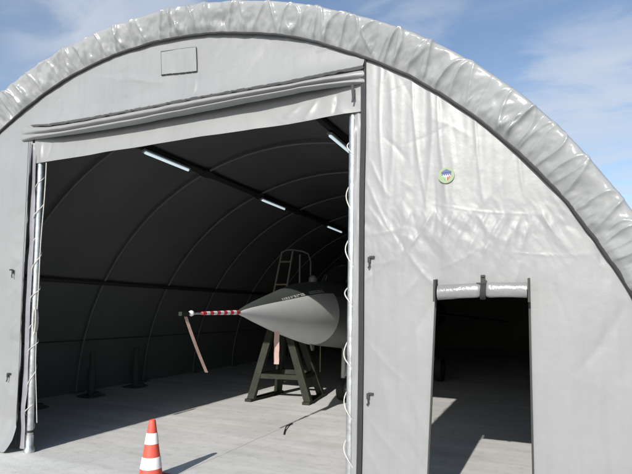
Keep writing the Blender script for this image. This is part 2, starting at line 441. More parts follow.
def wall_disp(X, Z):
    d = np.zeros_like(X)
    right = 1 / (1 + np.exp(-(X - 4.8) * 40))
    # hanging drape, broad swell
    d += right * (.006 * vn(X * 3.3 + .15 * np.sin(Z * 2), Z * .35, 61) + +.0024 * vn(X * 9, Z * .7, 62) + .0012 * vn(X * 24, Z * 1.6, 65)) + (1 - right) * (.012 * vn(X * 1.1, Z * 1.6, 63) + .004 * vn(X * 2.5, Z * 3, 64))
    zone = np.exp(-((Z - 2.75) / .32) ** 2) * right
    d += zone * .0075 * facet(X * 6 + Z * 2.6, Z * 3.0, 71, 3, .5)
    d += right * .0026 * facet(X * 3.6 + Z * .3, Z * .9, 75, 3, .5) + (1 - right) * .006 * facet(X * 1.2 - Z * .5, Z * 2, 77, 2, .4)
    for (a, b, w, A) in CREASES:
        mx = max(w * 6, .1)
        msk = (X > min(a[0], b[0]) - mx) & (X < max(a[0], b[0]) + mx) & (Z > min(a[1], b[1]) - mx) & (Z < max(a[1], b[1]) + mx)
        if msk.any():
            d[msk] += crease(X[msk], Z[msk], a, b, w, A)
    return d
def ztop(x, off=.03):
    return ZC + (EB + off) * np.sqrt(np.maximum(1 - ((x - XC) / (EA + off)) ** 2, 0))
def U(x): return np.interp(x, [-.3, -.23, .31, .95, 1.67, 2.97, 3.88, 4.58, 4.84], [4.56, 4.55, 4.48, 4.461, 4.46, 4.452, 4.433, 4.437, 4.436])
def T1(x): return np.interp(x, [-.3, .51, 1.42, 2.97, 4.12, 4.84], [4.44, 4.385, 4.368, 4.357, 4.369, 4.35])
def T2(x): return np.interp(x, [-.3, 1.42, 2.97, 4.12, 4.84], [4.347, 4.289, 4.298, 4.315, 4.288])
def wall_grid(xs0, xs1, zb, zt, nx, nz, jag=None):
    u, w = np.meshgrid(np.linspace(0, 1, nx), np.linspace(0, 1, nz))
    z0 = zb(xs0 + (xs1 - xs0) * u) if callable(zb) else np.full_like(u, zb)
    X = xs0 + (xs1 - xs0) * u
    Z1 = zt(X) if callable(zt) else np.full_like(u, zt)
    Z = z0 + (Z1 - z0) * w
    if jag:
        X = jag(u, Z)
    return X, Z
# left sheet and gable above the doorway
m = MB()
hem = lambda x: .02 + .16 * np.clip((x + .22) / .12, 0, 1) ** 2
X, Z = wall_grid(-3.46, -.10, hem, ztop, 130, 190)
Y = -wall_disp(X, Z) - .16 * np.clip(1 - Z / .5, 0, 1) ** 1.6 * np.clip((X + 3) / 2, 0, 1) - .03 * np.clip((X + .2) / .1, 0, 1) * np.clip((3.9 - Z) / .4, 0, 1)
m.grid(np.stack([X, Y, Z], -1))
zb = lambda x: U(x) + .004 * vn(x * 14, x * 0, 3)
X, Z = wall_grid(-.10, 4.835, zb, ztop, 330, 90)
k = Z - U(X)
Y = -wall_disp(X, Z) - .085 * np.exp(-np.maximum(k, 0) / .10) * np.clip((X + .4) / .5, .25, 1) + .05 * np.clip(1 - k / .012, 0, 1)
m.grid(np.stack([X, Y, Z], -1))
m.build('gable_sheet', M['pvc'], H, angle=80)
# right sheet with the small doorway cut in it
m = MB()
eL = lambda z: 5.452 + .047 * np.minimum(z, 2.2)
eR = lambda z: 6.372 - .015 * np.minimum(z, 2.2)
X, Z = wall_grid(4.83, 5.5, .02, ztop, 60, 300, lambda u, Z: 4.845 - .03 * np.clip((1.5 - Z) / 1.5, 0, 1) + (eL(Z) - 4.845 + .03 * np.clip((1.5 - Z) / 1.5, 0, 1)) * u)
m.grid(np.stack([X, -wall_disp(X, Z) - .01, Z], -1))
X, Z = wall_grid(5.555, 6.339, 2.2, ztop, 64, 150)
m.grid(np.stack([X, -wall_disp(X, Z) - .01, Z], -1))
X, Z = wall_grid(6.35, 7.58, .02, lambda x: np.maximum(ztop(x), .05), 90, 300, lambda u, Z: eR(Z) + (7.58 - eR(Z)) * u)
Z = np.minimum(Z, ztop(X))
m.grid(np.stack([X, -wall_disp(X, Z) - .01, Z], -1))
m.build('side_panel', M['pvc'], H, angle=80)

# --- pleated roll of the raised curtain, and the valance under it
xs = np.linspace(-.30, 4.838, 360)
rows = []
endf = np.clip((xs + .30) / .35, 0, 1) ** .5 * np.clip((4.845 - xs) / .12, 0, 1) ** .4
mid = np.interp(xs, [-.3, .3, 1.5, 3.0, 4.1, 4.6, 4.84], [.05, .075, .105, .13, .10, .075, .05])
def wob(s_, f=2.): return vn(xs * f, xs * 0, s_)
ztopl, z1, z2 = U(xs), T1(xs), T2(xs)
for (za, zb_, B, sd, n) in ((ztopl - .004, z1, .75, 3, 9), (z1 - .004, z2, .95, 5, 9)):
    for i in range(n + 1):
        t_ = i / n
        b = math.sin(PI * min(max(t_, 0), 1)) ** .6 * (.92 + .08 * t_)
        rows.append(np.stack([xs, .0 - (mid * B + .007 * wob(sd)) * b * (.25 + .75 * endf) - .012, za + (zb_ - za) * t_ + .003 * wob(sd + 1, 5) - .012 * math.sin(PI * t_)], -1))
rc = MB().grid(np.array(rows), flip=True).build('rolled_curtain', M['pvc_curtain'], H, angle=80)
u, w = np.meshgrid(np.linspace(0, 1, 300), np.linspace(0, 1, 26))
X = -.055 + (4.795 + .055) * u
zt_ = T2(X) + .12; zb2 = 4.008 + .006 * vn(X * 2.2, X * 0, 8)
Z = zt_ + (zb2 - zt_) * w
D = .018 * vn(X * 1.3 + Z, Z * 1.2, 14) + .008 * (rid(X * 2.1 + Z * 2.5, Z * 2.2, 17, 2) - .5) * np.clip((X - 2.6) / 1.2, 0, 1)
for (a, b, ww, A) in [((.08, 4.02), (.06, 4.3), .02, .03), ((.2, 4.05), (.25, 4.3), .03, -.02), ((4.15, 4.02), (4.3, 4.25), .03, .02), ((3.9, 4.08), (4.1, 4.2), .02, .012), ((4.5, 4.03), (4.52, 4.25), .02, -.02)]:
    D = D + crease(X, Z, a, b, ww, A)
MB().grid(np.stack([X, .005 - D * (.3 + .7 * w) + .11 * (1 - w) ** 1.5 * np.clip(np.minimum(X + .05, 4.79 - X) / .5, 0, 1), Z], -1), flip=True).build('valance', M['pvc_curtain'], rc, angle=80)
tie = MB()
tie.beam((4.715, -.045, 4.28), (4.725, -.045, 4.14), .028, .008)
tie.beam((4.725, -.048, 4.15), (4.715, -.05, 4.10), .018, .008)
tie.build('tie_strap', M['strap'], rc)
# vent patch on the gable
m = MB()
u, w = np.meshgrid(np.linspace(0, 1, 26), np.linspace(0, 1, 18))
X = 2.19 + .53 * u + .02 * (1 - w); Z = 4.855 + .30 * w - .05 * u
m.grid(np.stack([X, -wall_disp(X, Z) - .010 - .004 * vn(X * 9, Z * 9, 4) - .004 * u, Z], -1), flip=False)
for (u0, w0, u1, w1) in ((0, 0, 1, 0), (1, 0, 1, 1), (1, 1, 0, 1), (0, 1, 0, 0)):
    q = np.linspace(0, 1, 14); uu_, ww_ = u0 + (u1 - u0) * q, w0 + (w1 - w0) * q
    X = 2.19 + .53 * uu_ + .02 * (1 - ww_); Z = 4.855 + .30 * ww_ - .05 * uu_
    y_ = -wall_disp(X, Z)
    m.tube(np.stack([X, y_ - .014, Z], -1).tolist(), .006, 6)
vp_ = m.build('vent_patch', M['pvc'], H, angle=80)
m = MB(); q = np.linspace(0, 1, 40)
lx = 2.215 + .53 * q; lz = 4.850 - .05 * q
yy = -wall_disp(lx, lz) - .017
for i in range(0, 39, 1):
    if (i % 7) in (5,): continue
    m.tube([(lx[i], yy[i], lz[i]), (lx[i + 1], yy[i + 1], lz[i + 1])], .0055, 6)
lz2 = 4.80 + .30 * q; lx2 = 2.745 - .02 * q
yy2 = -wall_disp(lx2, lz2) - .016
for i in range(0, 39):
    m.tube([(lx2[i], yy2[i], lz2[i]), (lx2[i + 1], yy2[i + 1], lz2[i + 1])], .0042, 6)
m.build('patch_stitching', M['trim'], vp_)

# --- black zip strips, flanges, posts and their lacing
m = MB()
zz = np.linspace(.0, 4.56, 80)
def strip(x0, x1, y0):
    return np.stack([np.stack([x0, y0, zz], -1), np.stack([x1, y0 - .012, zz], -1)], 1)
sx = 4.80 - .012 * np.clip((1.5 - zz) / 1.5, 0, 1) + .006 * vn(zz * 1.3, zz * 0, 3)
m.grid(strip(sx - .006, sx + .050, -.022 + 0 * zz), flip=True)
m.grid(strip(sx - .006, sx + .050, .0 + 0 * zz))
m.build('zip_strip', M['trim'], H, angle=60)
zz = np.linspace(.12, 4.3, 80)
m = MB(); sx = -.112 + .008 * vn(zz * 1.6, zz * 0, 5)
m.grid(strip(sx - .012, sx + .016, -.045 + 0 * zz), flip=True); m.grid(strip(sx - .012, sx + .016, -.02 + 0 * zz))
m.build('zip_strip', M['trim'], H, angle=60)
zz = np.linspace(.05, 4.3, 120)
for x0, x1, sd in ((-.10, -.012, 3), (4.718, 4.80, 7)):
    cols = []
    for i, t_ in enumerate(np.linspace(0, 1, 7)):
        cols.append(np.stack([x0 + (x1 - x0) * t_ + .004 * vn(zz * 3, zz * 0 + i, sd), .01 - .012 * vn(zz * 3.5, zz * 0 + t_ * 2, sd + 2), zz], -1))
    MB().grid(np.stack(cols, 1)).build('lacing_flange', M['flange'] if x0 < 0 else M['pvc'], H, angle=80)
for px, hand in ((.02, 1), (4.69, -1)):
    m = MB()
    m.tube([(px, .06, 0), (px, .06, 4.34)], .043, 20)
    m.lathe([(.07, 0), (.07, .05), (.052, .08), (.05, .24), (.044, .245)], (px, .06, 0), n=20)
    post = m.build('door_post', M['galv'], H)
    m = MB(); m.tube([(px, .06, .27), (px, .06, .30)], .0515, 20)
    m.build('post_band', M['trim'], post)
    m = MB(); path = []
    turns = 9.5 if hand == 1 else 7.2; n = 380
    for i in range(n + 1):
        a = i / n
        ang = hand * turns * 2 * PI * a + .5 + .5 * math.sin(a * 17)
        rr = .052 + .007 * math.sin(a * 41) + .006 * math.sin(a * 23 + 1)
        path.append((px + rr * math.cos(ang) + (-.012), .06 + rr * math.sin(ang), .32 + 3.7 * a + .03 * math.sin(a * 31)))
    m.tube(path, .0062, 6)
    if hand == 1:
        pth = []
        for i in range(40):
            a = i / 39
            pth.append((.165 - .075 * a + .008 * math.sin(a * 9), .03, 4.0 - 2.2 * a))
        m.tube(pth, .0075, 6)
        for k in range(5):                       # the slack end hung up as a coil
            m.tube([(.115 + .004 * k + .025 * math.cos(t_), .02 - .012 * k, 1.80 + (.14 + .01 * k) * math.sin(t_)) for t_ in np.linspace(0, 2 * PI, 22)], .009, 6)
        m.tube([(.10, .03, 1.8), (.09, .05, 1.2), (.10, .1, .4)], .006, 6)
    m.build('lacing_rope', M['rope'], post)

# small dark buckles along both edges of the doorway
def buckle(x, z, y, flip=1):
    m = MB()
    m.box((x, y, z), (.030, .016, .055))
    m.box((x + flip * .028, y - .004, z + .026), (.05, .018, .02))
    m.tube([(x, y - .004, z - .02), (x + .006 * flip, y - .01, z - .06), (x - .008 * flip, y - .01, z - .085)], .008, 6)
    return m
def yat(x, z):
    return float(-wall_disp(np.array([[x]]), np.array([[z]]))[0, 0])
for (x, z, f) in ((4.90, 1.17, 1), (4.90, 2.50, 1), (-.36, 1.03, 1), (-.35, 2.48, -1)):
    buckle(x, z, yat(x, z) - .025, f).build('buckle', M['strap'], H)

# --- rolled-up flap of the small doorway
m = MB(); xs = np.linspace(5.575, 6.33, 60); rows = []
for i in range(28):
    a = 2 * PI * i / 28
    pin = 1 - .22 * np.exp(-((xs - 5.97) / .035) ** 2)
    rr = (.066 + .005 * vn(xs * 6, np.full_like(xs, math.cos(a) * 2), 4)) * pin
    rows.append(np.stack([xs, -.075 + rr * math.cos(a) * .8, 2.172 + .03 * (xs - 5.575) + rr * math.sin(a) + 0.01 * np.sin((xs - 5.57) / .76 * PI)], -1))
rows.append(rows[0])
m.grid(np.array(rows)); m.grid(np.array([r[:1] * 0 + r[0] for r in rows])[:, None, 0] * 1.0 if False else np.stack([np.array(rows)[:, 0], np.repeat(np.array(rows)[:, 0].mean(0)[None], len(rows), 0)], 1))
m.grid(np.stack([np.array(rows)[:, -1], np.repeat(np.array(rows)[:, -1].mean(0)[None], len(rows), 0)], 1), flip=True)
fl = m.build('rolled_door_flap', M['pvc_roll'], H, angle=60)
m = MB()
m.tube([(5.975 + .004 * math.sin(t_), -.075 + .058 * math.cos(t_) - .006, 2.184 + .064 * math.sin(t_)) for t_ in np.linspace(0, 2 * PI, 20)], .012, 6)
for dx in (-.014, .014):
    m.tube([(5.975 + dx + .004 * math.sin(t_), -.075 + .058 * math.cos(t_) - .006, 2.184 + .064 * math.sin(t_)) for t_ in np.linspace(0, 2 * PI, 20)], .011, 6)
m.box((5.972, -.085, 2.275), (.040, .014, .10)); m.box((5.955, -.097, 2.245), (.075, .016, .03)); m.box((5.985, -.097, 2.268), (.045, .016, .018)); m.box((5.972, -.095, 2.318), (.030, .02, .02))
m.build('flap_strap', M['strap'], fl)
for x0, x1 in ((5.555, 5.462), (6.345, 6.372)):
    m = MB(); s_ = 1 if x0 < 6 else -1
    m.beam((x0, -.02, 2.30), (x1, -.02, .03), .017, .02)
    m.beam((x0, -.09, 2.29), (x0 - .002 * s_, -.09, 2.09), .020, .08)
    m.build('door_zip', M['strap'], H)

# --- round badge of the tent maker on the right sheet
BX, BZ, BR = 5.645, 3.265, .074
by = yat(BX, BZ) - .026
def disc(cx, cz, r, y, t=.006, n=40):
    m = MB(); Vv = [(cx + r * math.cos(2 * PI * k / n), y, cz + r * math.sin(2 * PI * k / n)) for k in range(n)] + [(cx + r * math.cos(2 * PI * k / n), y + t, cz + r * math.sin(2 * PI * k / n)) for k in range(n)]
    m.add(Vv, [tuple(range(n))] + [(k, k + n, (k + 1) % n + n, (k + 1) % n) for k in range(n)])
    return m
badge = disc(BX, BZ, BR, by, .03).build('round_badge', M['b_green'], H, smooth=False)
def poly(pts, y, t=.003):
    n = len(pts); m = MB()
    Vv = [(BX + p[0] * BR, y, BZ + p[1] * BR) for p in pts] + [(BX + p[0] * BR, y + t, BZ + p[1] * BR) for p in pts]
    m.add(Vv, [tuple(range(n))] + [(k, k + n, (k + 1) % n + n, (k + 1) % n) for k in range(n)])
    return m
poly([(-.52, .3), (-.52, -.2), (-.1, -.62), (.02, -.72), (.14, -.62), (.56, -.2), (.56, .3)], by - .003).build('badge_shield', M['b_white'], badge, smooth=False)
m = MB()
for q in ([(-.6, .42), (-.35, .58), (.02, .78), (.38, .58), (.62, .42), (.62, .34), (-.6, .34)],
          [(-.58, .29), (-.5, -.12), (-.36, .16), (-.22, -.1), (-.1, .16), (.02, -.1), (.14, .16), (.26, -.1), (.4, .16), (.54, -.12), (.6, .29)]):
    k = poly(q, by - .006); m.add(k.v, k.f)
m.build('badge_canopy', M['b_blue'], badge, smooth=False)
poly([(-.48, -.18), (-.34, -.02), (-.2, -.3), (-.1, -.1), (-.02, -.3), (-.02, -.66), (-.12, -.58)], by - .006).build('badge_green_half', M['b_dgreen'], badge, smooth=False)
poly([(.52, -.18), (.38, -.02), (.26, -.3), (.14, -.1), (.06, -.3), (.06, -.66), (.16, -.58)], by - .006).build('badge_red_half', M['b_red'], badge, smooth=False)

# ------------------------------------------------------------------ lit tube lamps under the purlins
def lamp(deg, y0, y1, label):
    a = math.radians(deg); rad = Vector((math.cos(a), 0, math.sin(a)))
    p0 = Vector(arch(np.array([a]), -.20, y0)[0]); p1 = Vector(arch(np.array([a]), -.20, y1)[0])
    t = thing('ceiling_light', label, 'ceiling light', (p0 + p1) / 2, 'tube lights along the hangar roof')
    MB().beam(p0 - Vector((0, .04, 0)), p1 + Vector((0, .04, 0)), .10, .035, up=rad).build('housing', M['lamp_body'], t, smooth=False)
    q = rad * -.03
    MB().tube([p0 + q, p1 + q], .026, 10).build('tube', M['lamp'], t)
lamp(110.8, 1.93, 3.10, 'lit tube light just behind the curtain, biggest one, at upper left of the doorway')
lamp(110.8, 5.98, 7.15, 'lit tube light in the middle of the left row, above the aircraft nose')
lamp(110.8, 10.2, 11.4, 'smallest and farthest lit tube light, just left of the right door post')
lamp(77.0, 2.88, 4.06, 'lit tube light high under the roof crown, its end touching the right door post')

# ------------------------------------------------------------------ traffic cone
cx, cy = 2.305, -.10
T = thing('traffic_cone', 'orange-red traffic cone with two white bands standing in front of the doorway', 'traffic cone', (cx, cy, 0))
rz = lambda z: .142 - (.142 - .036) * (z / .70)
m = MB(); m.lathe([(.165, .035), (.165, .045), (.155, .055), (.145, .06)], (cx, cy, 0), n=36)
m.box((cx, cy, .0175), (.44, .44, .035))
m.build('base', M['cone_red'], T)
prof = [(rz(z), z) for z in np.linspace(.055, .685, 20)] + [(.034, .697), (.026, .703), (.02, .70), (.018, .66)]
MB().lathe(prof, (cx, cy, 0), n=40).build('cone_body', M['cone_red'], T)
for z0, z1 in ((.155, .285), (.43, .555)):
    MB().lathe([(rz(z0) + .001, z0), (rz(z0) + .004, z0 + .003), (rz(z1) + .004, z1 - .003), (rz(z1) + .001, z1)], (cx, cy, 0), n=40, cap=False).build('reflective_band', M['cone_white'], T)

# ------------------------------------------------------------------ the aircraft
JX = 2.40
J = thing('fighter_jet', 'grey fighter jet parked nose out in the hangar, pale pointed nose and dark top', 'aircraft', (JX, 6.0, 0))
ny = [1.54, 1.60, 1.75, 2.0, 2.3, 2.55, 2.75, 3.1, 3.5, 3.8, 4.10]
top = [1.975, 2.005, 2.055, 2.125, 2.20, 2.262, 2.31, 2.395, 2.48, 2.52, 2.545]
bot = [1.915, 1.900, 1.865, 1.795, 1.720, 1.656, 1.610, 1.530, 1.445, 1.385, 1.330]
NS = 56
def nose_mi(k, i):
    a = 360 * k / NS
    return 1 if 38 < a < 142 else 0
prof = [((t_ - b) / 2, y, (t_ + b) / 2) for y, t_, b in zip(ny, top, bot)]
MB().lathe(prof, (JX, 0, 0), axis='y', n=NS, sx=.95, mi=nose_mi).build('radome', [M['radome'], M['antiglare']], J)
fy = [4.103, 4.6, 5.2, 6.0, 7.0, 8.0, 9.5, 11.0, 13.0, 15.0, 16.6]
ftop = [2.540, 2.575, 2.60, 2.62, 2.64, 2.66, 2.66, 2.64, 2.60, 2.52, 2.42]
fbot = [1.335, 1.275, 1.215, 1.13, 1.08, 1.06, 1.05, 1.06, 1.12, 1.25, 1.40]
prof = [((t_ - b) / 2, y, (t_ + b) / 2) for y, t_, b in zip(fy, ftop, fbot)]
MB().lathe(prof, (JX, 0, 0), axis='y', n=NS, sx=.92, mi=lambda k, i: 1 if (i < 4 and 30 < 360 * k / NS < 150) else 0).build('fuselage', [M['jet'], M['antiglare']], J)
# pitot probe
m = MB()
m.tube([(JX, .80, 1.937), (JX, 1.56, 1.947)], [.020, .030], 14)
m.tube([(JX, .30, 1.931), (JX, .80, 1.937)], [.010, .014], 10)
pb = m.build('pitot_probe', M['galv'], J)
m = MB(); n = 11
for i in range(n):
    a = i / n; b = (i + 1) / n
    y0, y1 = .66 + .86 * a, .66 + .86 * b
    r0, r1 = .022 + .012 * a, .022 + .012 * b
    mi = i % 2
    k = MB().tube([(JX, y0, 1.936 + .012 * a), (JX, y1, 1.936 + .012 * b)], [r0, r1], 14); m.add(k.v, k.f, mi)
m.build('probe_cover', [M['red'], M['white']], pb)
m = MB(); m.lathe([(.004, -.045), (.028, -.03), (.038, 0), (.028, .03), (.004, .045)], (JX, .44, 1.936), axis='y', n=16)
m.build('probe_ball', M['white'], pb)
m = MB(); m.box((JX, .30, 1.93), (.05, .15, .05))
m.build('probe_tip_guard', M['olive'], pb, smooth=False)
# cockpit
m = MB()
prof = [(.02, 4.75, 2.50), (.16, 5.0, 2.58), (.28, 5.4, 2.66), (.34, 5.9, 2.70), (.33, 6.6, 2.70), (.24, 7.3, 2.66), (.06, 8.0, 2.62)]
MB().lathe(prof, (JX, 0, 0), axis='y', n=32, sx=1.05, sz=1.0).build('canopy', M['glass'], J)
for y, r in ((5.28, .262), (6.05, .345)):
    m = MB(); m.tube([(JX + r * 1.08 * math.cos(t_), y + .25 * math.sin(t_), 2.655 + (r + .01) * math.sin(t_)) for t_ in np.linspace(-.2, PI + .2, 24)], .016, 6)
    m.build('canopy_frame', M['ladder_grey'], J)
m = MB(); m.lathe([(.085, 0), (.085, .05), (.08, .085), (.06, .115), (.03, .132), (.004, .138)], (JX, 4.14, 2.535), n=20)
m.build('sight_dome', M['jet'], J)
# stencilled warning line along the anti-glare edge
m = MB(); rs = np.random.default_rng(3)
def on_nose(y, a, lift=.004):
    t_ = np.interp(y, ny + fy[1:], top + ftop[1:]); b = np.interp(y, ny + fy[1:], bot + fbot[1:])
    r = (t_ - b) / 2 + lift
    return (JX + r * .95 * math.cos(a), y, (t_ + b) / 2 + r * math.sin(a))
yq = np.linspace(2.47, 3.84, 40)
m.grid(np.array([[on_nose(q, math.radians(a), .0015) for a in (40.4, 44.4, 48.4)] for q in yq]), 0)
y = 2.50
while y < 3.75:
    w_ = rs.uniform(.025, .06)
    if not (3.15 < y < 3.28):
        for a0, a1 in ((41, 43.6), (45.2, 47.6)):
            if rs.random() < .92:
                m.add([on_nose(y, math.radians(a0)), on_nose(y + w_, math.radians(a0)), on_nose(y + w_, math.radians(a1)), on_nose(y, math.radians(a1))], [(0, 1, 2, 3)], 1)
    y += w_ + rs.uniform(.012, .03)
m.build('stencil_lettering', [M['antiglare'], M['stencil']], J, smooth=False)
# antennas and small vanes under the nose, pole-like static probe
m = MB(); m.tube([(JX + .05, 4.43, 1.30), (JX + .05, 4.43, .78)], .012, 8); m.build('drain_pipe', M['ladder'], J)
m = MB(); m.add([(JX + .02, 3.98, 1.36), (JX + .02, 4.16, 1.36), (JX + .02, 4.12, 1.22), (JX + .02, 4.06, 1.22), (JX + .05, 3.98, 1.36), (JX + .05, 4.16, 1.36), (JX + .05, 4.12, 1.22), (JX + .05, 4.06, 1.22)],
               [(0, 1, 2, 3), (7, 6, 5, 4), (0, 4, 5, 1), (1, 5, 6, 2), (2, 6, 7, 3), (3, 7, 4, 0)]); m.build('blade_antenna', M['jet'], J, smooth=False)
# gear
def wheel(c, r, w, parent):
    prof = [(r * .55, -w / 2), (r * .86, -w / 2), (r * .97, -w * .36), (r, 0), (r * .97, w * .36), (r * .86, w / 2), (r * .55, w / 2)]
    m = MB(); n = 32; V = []; F = []
    for (rr, h) in prof:
        for k in range(n):
            V.append((c[0] + h, c[1] + rr * math.cos(2 * PI * k / n), c[2] + rr * math.sin(2 * PI * k / n)))
    for i in range(len(prof) - 1):
        for k in range(n):
            F.append((i * n + k, i * n + (k + 1) % n, (i + 1) * n + (k + 1) % n, (i + 1) * n + k))
    m.add(V, F); m.build('tyre', M['dark'], parent)
    m = MB(); m.tube([(c[0] - w * .42, c[1], c[2]), (c[0] + w * .42, c[1], c[2])], r * .56, 24); m.build('rim', M['jet'], parent)
m = MB(); m.tube([(JX, 5.9, 1.3), (JX, 5.82, .34)], .05, 12); m.tube([(JX - .14, 5.82, .25), (JX + .1, 5.82, .25)], .03, 10); m.beam((JX + .06, 5.82, .55), (JX + .02, 6.3, 1.2), .04, .04)
ng = m.build('nose_gear', M['radome'], J); wheel((JX, 5.82, .25), .25, .16, ng)
m = MB(); m.beam((JX + .30, 5.45, 1.22), (JX + .36, 5.45, .88), .02, .5, up=(0, 1, 0)); m.build('gear_door', M['jet'], J, smooth=False)
for sg in (-1, 1):
    m = MB(); m.tube([(JX + sg * .45, 10.2, 1.35), (JX + sg * 1.25, 10.0, .55), (JX + sg * 1.3, 9.95, .36)], [.09, .07, .06], 12); m.tube([(JX + sg * 1.15, 9.95, .36), (JX + sg * 1.45, 9.95, .36)], .04, 10)
    g = m.build('main_gear', M['radome'], J); wheel((JX + sg * 1.38, 9.95, .36), .36, .22, g)
    # intakes, wings
    MB().lathe([(.20, 8.6, 1.9), (.33, 8.75, 1.9), (.40, 9.5, 1.9), (.40, 11, 1.9), (.25, 13, 1.9), (.05, 14, 1.9)], (JX + sg * .52, 0, 0), axis='y', n=24, sx=.8).build('air_intake', M['jet'], J)
    m = MB(); x0, x1 = JX + sg * .7, JX + sg * 3.1
    m.add([(x0, 10.2, 1.93), (x0, 13.0, 1.93), (x1, 12.3, 1.70), (x1, 11.0, 1.70), (x0, 10.2, 1.98), (x0, 13.0, 1.95), (x1, 12.3, 1.72), (x1, 11.0, 1.74), (x0, 11.4, 2.03), (x1, 11.6, 1.76)],
          [(0, 3, 2, 1), (4, 8, 9, 7), (8, 5, 6, 9), (0, 4, 7, 3), (1, 2, 6, 5), (3, 7, 9, 6, 2), (0, 1, 5, 8, 4)]); m.build('wing', M['olive_dark'], J, smooth=False)
m = MB(); m.add([(JX - .05, 13.2, 2.5), (JX + .05, 13.2, 2.5), (JX + .05, 16.4, 2.4), (JX - .05, 16.4, 2.4), (JX - .03, 15.2, 4.1), (JX + .03, 15.2, 4.1), (JX + .03, 16.8, 4.1), (JX - .03, 16.8, 4.1)],
               [(0, 1, 2, 3), (7, 6, 5, 4), (0, 4, 5, 1), (1, 5, 6, 2), (2, 6, 7, 3), (3, 7, 4, 0)])
m.add([(JX - 1.7, 16.0, 4.12), (JX, 15.2, 4.12), (JX + 1.7, 16.0, 4.12), (JX + 1.7, 16.7, 4.12), (JX, 16.9, 4.12), (JX - 1.7, 16.7, 4.12), (JX - 1.7, 16.0, 4.18), (JX, 15.2, 4.2), (JX + 1.7, 16.0, 4.18), (JX + 1.7, 16.7, 4.18), (JX, 16.9, 4.2), (JX - 1.7, 16.7, 4.18)],
      [(0, 1, 2, 3, 4, 5), (11, 10, 9, 8, 7, 6)] + [(k, (k + 1) % 6, (k + 1) % 6 + 6, k + 6) for k in range(6)]); m.build('tail_fin', M['jet'], J, smooth=False)

# warning streamers hung on the aircraft
def streamer(path, w, label, cat='streamer', mats=None, yw=None):
    rows = []
    for i, p in enumerate(path):
        p = Vector(p); tw = .25 * math.sin(i * .2)
        side = Vector(yw or (.35, .94, 0)).normalized() * w / 2
        side.rotate(Matrix.Rotation(tw, 3, 'Z'))
        f = Vector((side.y, -side.x, 0)).normalized() * .003
        rows.append([p - side - f, p + side - f, p + side + f, p - side + f, p - side - f])
    m = MB().grid(np.array([[tuple(q) for q in r] for r in rows]))
    return tag(m.build('warning_streamer', mats or M['pink'], angle=60), label, cat, 'streamers hung on the aircraft')
N_ = 16
streamer([(JX, .33 + .46 * (i / N_) - .015 * math.sin(i / N_ * PI), 1.895 - .74 * (i / N_)) for i in range(N_ + 1)], .040, 'faded pink streamer blown aslant from the tip of the nose probe', mats=M['dull_pink'], yw=(.75, .66, 0))
streamer([(JX + .06, 2.60 + .004 * math.sin(i), 1.63 - .53 * (i / N_)) for i in range(N_ + 1)], .085, 'short pale pink streamer hanging straight down under the pale aircraft nose', yw=(.9, .3, 0))

# ------------------------------------------------------------------ boarding stand with ladder, beyond the nose
B = thing('boarding_stand', 'olive trestle stand with a ladder and handrail, on the far side of the aircraft nose', 'boarding stand', (1.15, 5.3, 0))
F1, F2, F3, F4 = (.66, 4.80, .04), (1.92, 5.05, .04), (.70, 5.95, .04), (1.75, 6.1, .04)
tops = [(1.02, 5.10, 1.72), (1.30, 5.15, 1.72), (1.04, 5.55, 1.72), (1.32, 5.6, 1.72)]
for f_, t_ in zip((F1, F2, F3, F4), tops):
    MB().beam(f_, t_, .16, .11, up=(0, 1, 0)).build('leg', M['olive'], B, smooth=False)
def lerp(a, b, t_): return tuple(a[i] + (b[i] - a[i]) * t_ for i in range(3))
for (a, b, c, d_) in ((F1, tops[0], F2, tops[1]), (F3, tops[2], F4, tops[3]), (F1, tops[0], F3, tops[2]), (F2, tops[1], F4, tops[3])):
    p, q = Vector(lerp(a, b, .30)), Vector(lerp(c, d_, .30))
    e = (q - p).normalized() * .05
    MB().beam(p - e, q + e, .10, .10, up=(0, 0, 1)).build('crossbar', M['olive'], B, smooth=False)
for a, b in ((F1, F3), (F2, F4)):
    m = MB(); a, b = Vector(a), Vector(b); e = (b - a).normalized() * .2
    m.beam((a.x, a.y - .14, .03), (b.x, b.y + .14, .03), .16, .06, up=(0, 0, 1)); m.build('skid', M['olive'], B, smooth=False)
MB().box((1.17, 5.35, 1.76), (.5, .7, .06)).build('platform', M['olive'], B, smooth=False)
for x0, x1, zt in ((.96, 1.15, 3.30), (1.27, 1.42, 3.30), (1.60, 1.60, 3.22)):
    z0 = 1.8 if x0 < 1.5 else 2.3
    m = MB(); dx = (x1 - x0) / (zt - 2.4)
    m.beam((x0 - dx * (2.4 - z0), 5.2, z0), (x1, 5.2, zt), .035, .035); m.build('ladder_rail', M['ladder_grey'], B, smooth=False)
for z in (2.05, 2.56, 3.07):
    dx0 = .96 + .211 * (z - 2.4); dx1 = 1.27 + .167 * (z - 2.4)
    MB().tube([(dx0, 5.2, z), (dx1, 5.2, z)], .02, 8).build('rung', M['ladder'], B)
MB().tube([(1.14, 5.2, 3.28), (1.25, 5.2, 3.33), (1.42, 5.2, 3.33), (1.68, 5.2, 3.28), (1.80, 5.2, 3.22), (1.86, 5.2, 3.05), (1.86, 5.2, 2.75)], .018, 8).build('handrail', M['ladder_grey'], B)
m = MB(); m.tube([(1.60, 5.2, 2.32), (1.72, 5.2, 2.3), (1.86, 5.2, 2.3)], .018, 8); m.build('hook_bar', M['ladder_grey'], B)

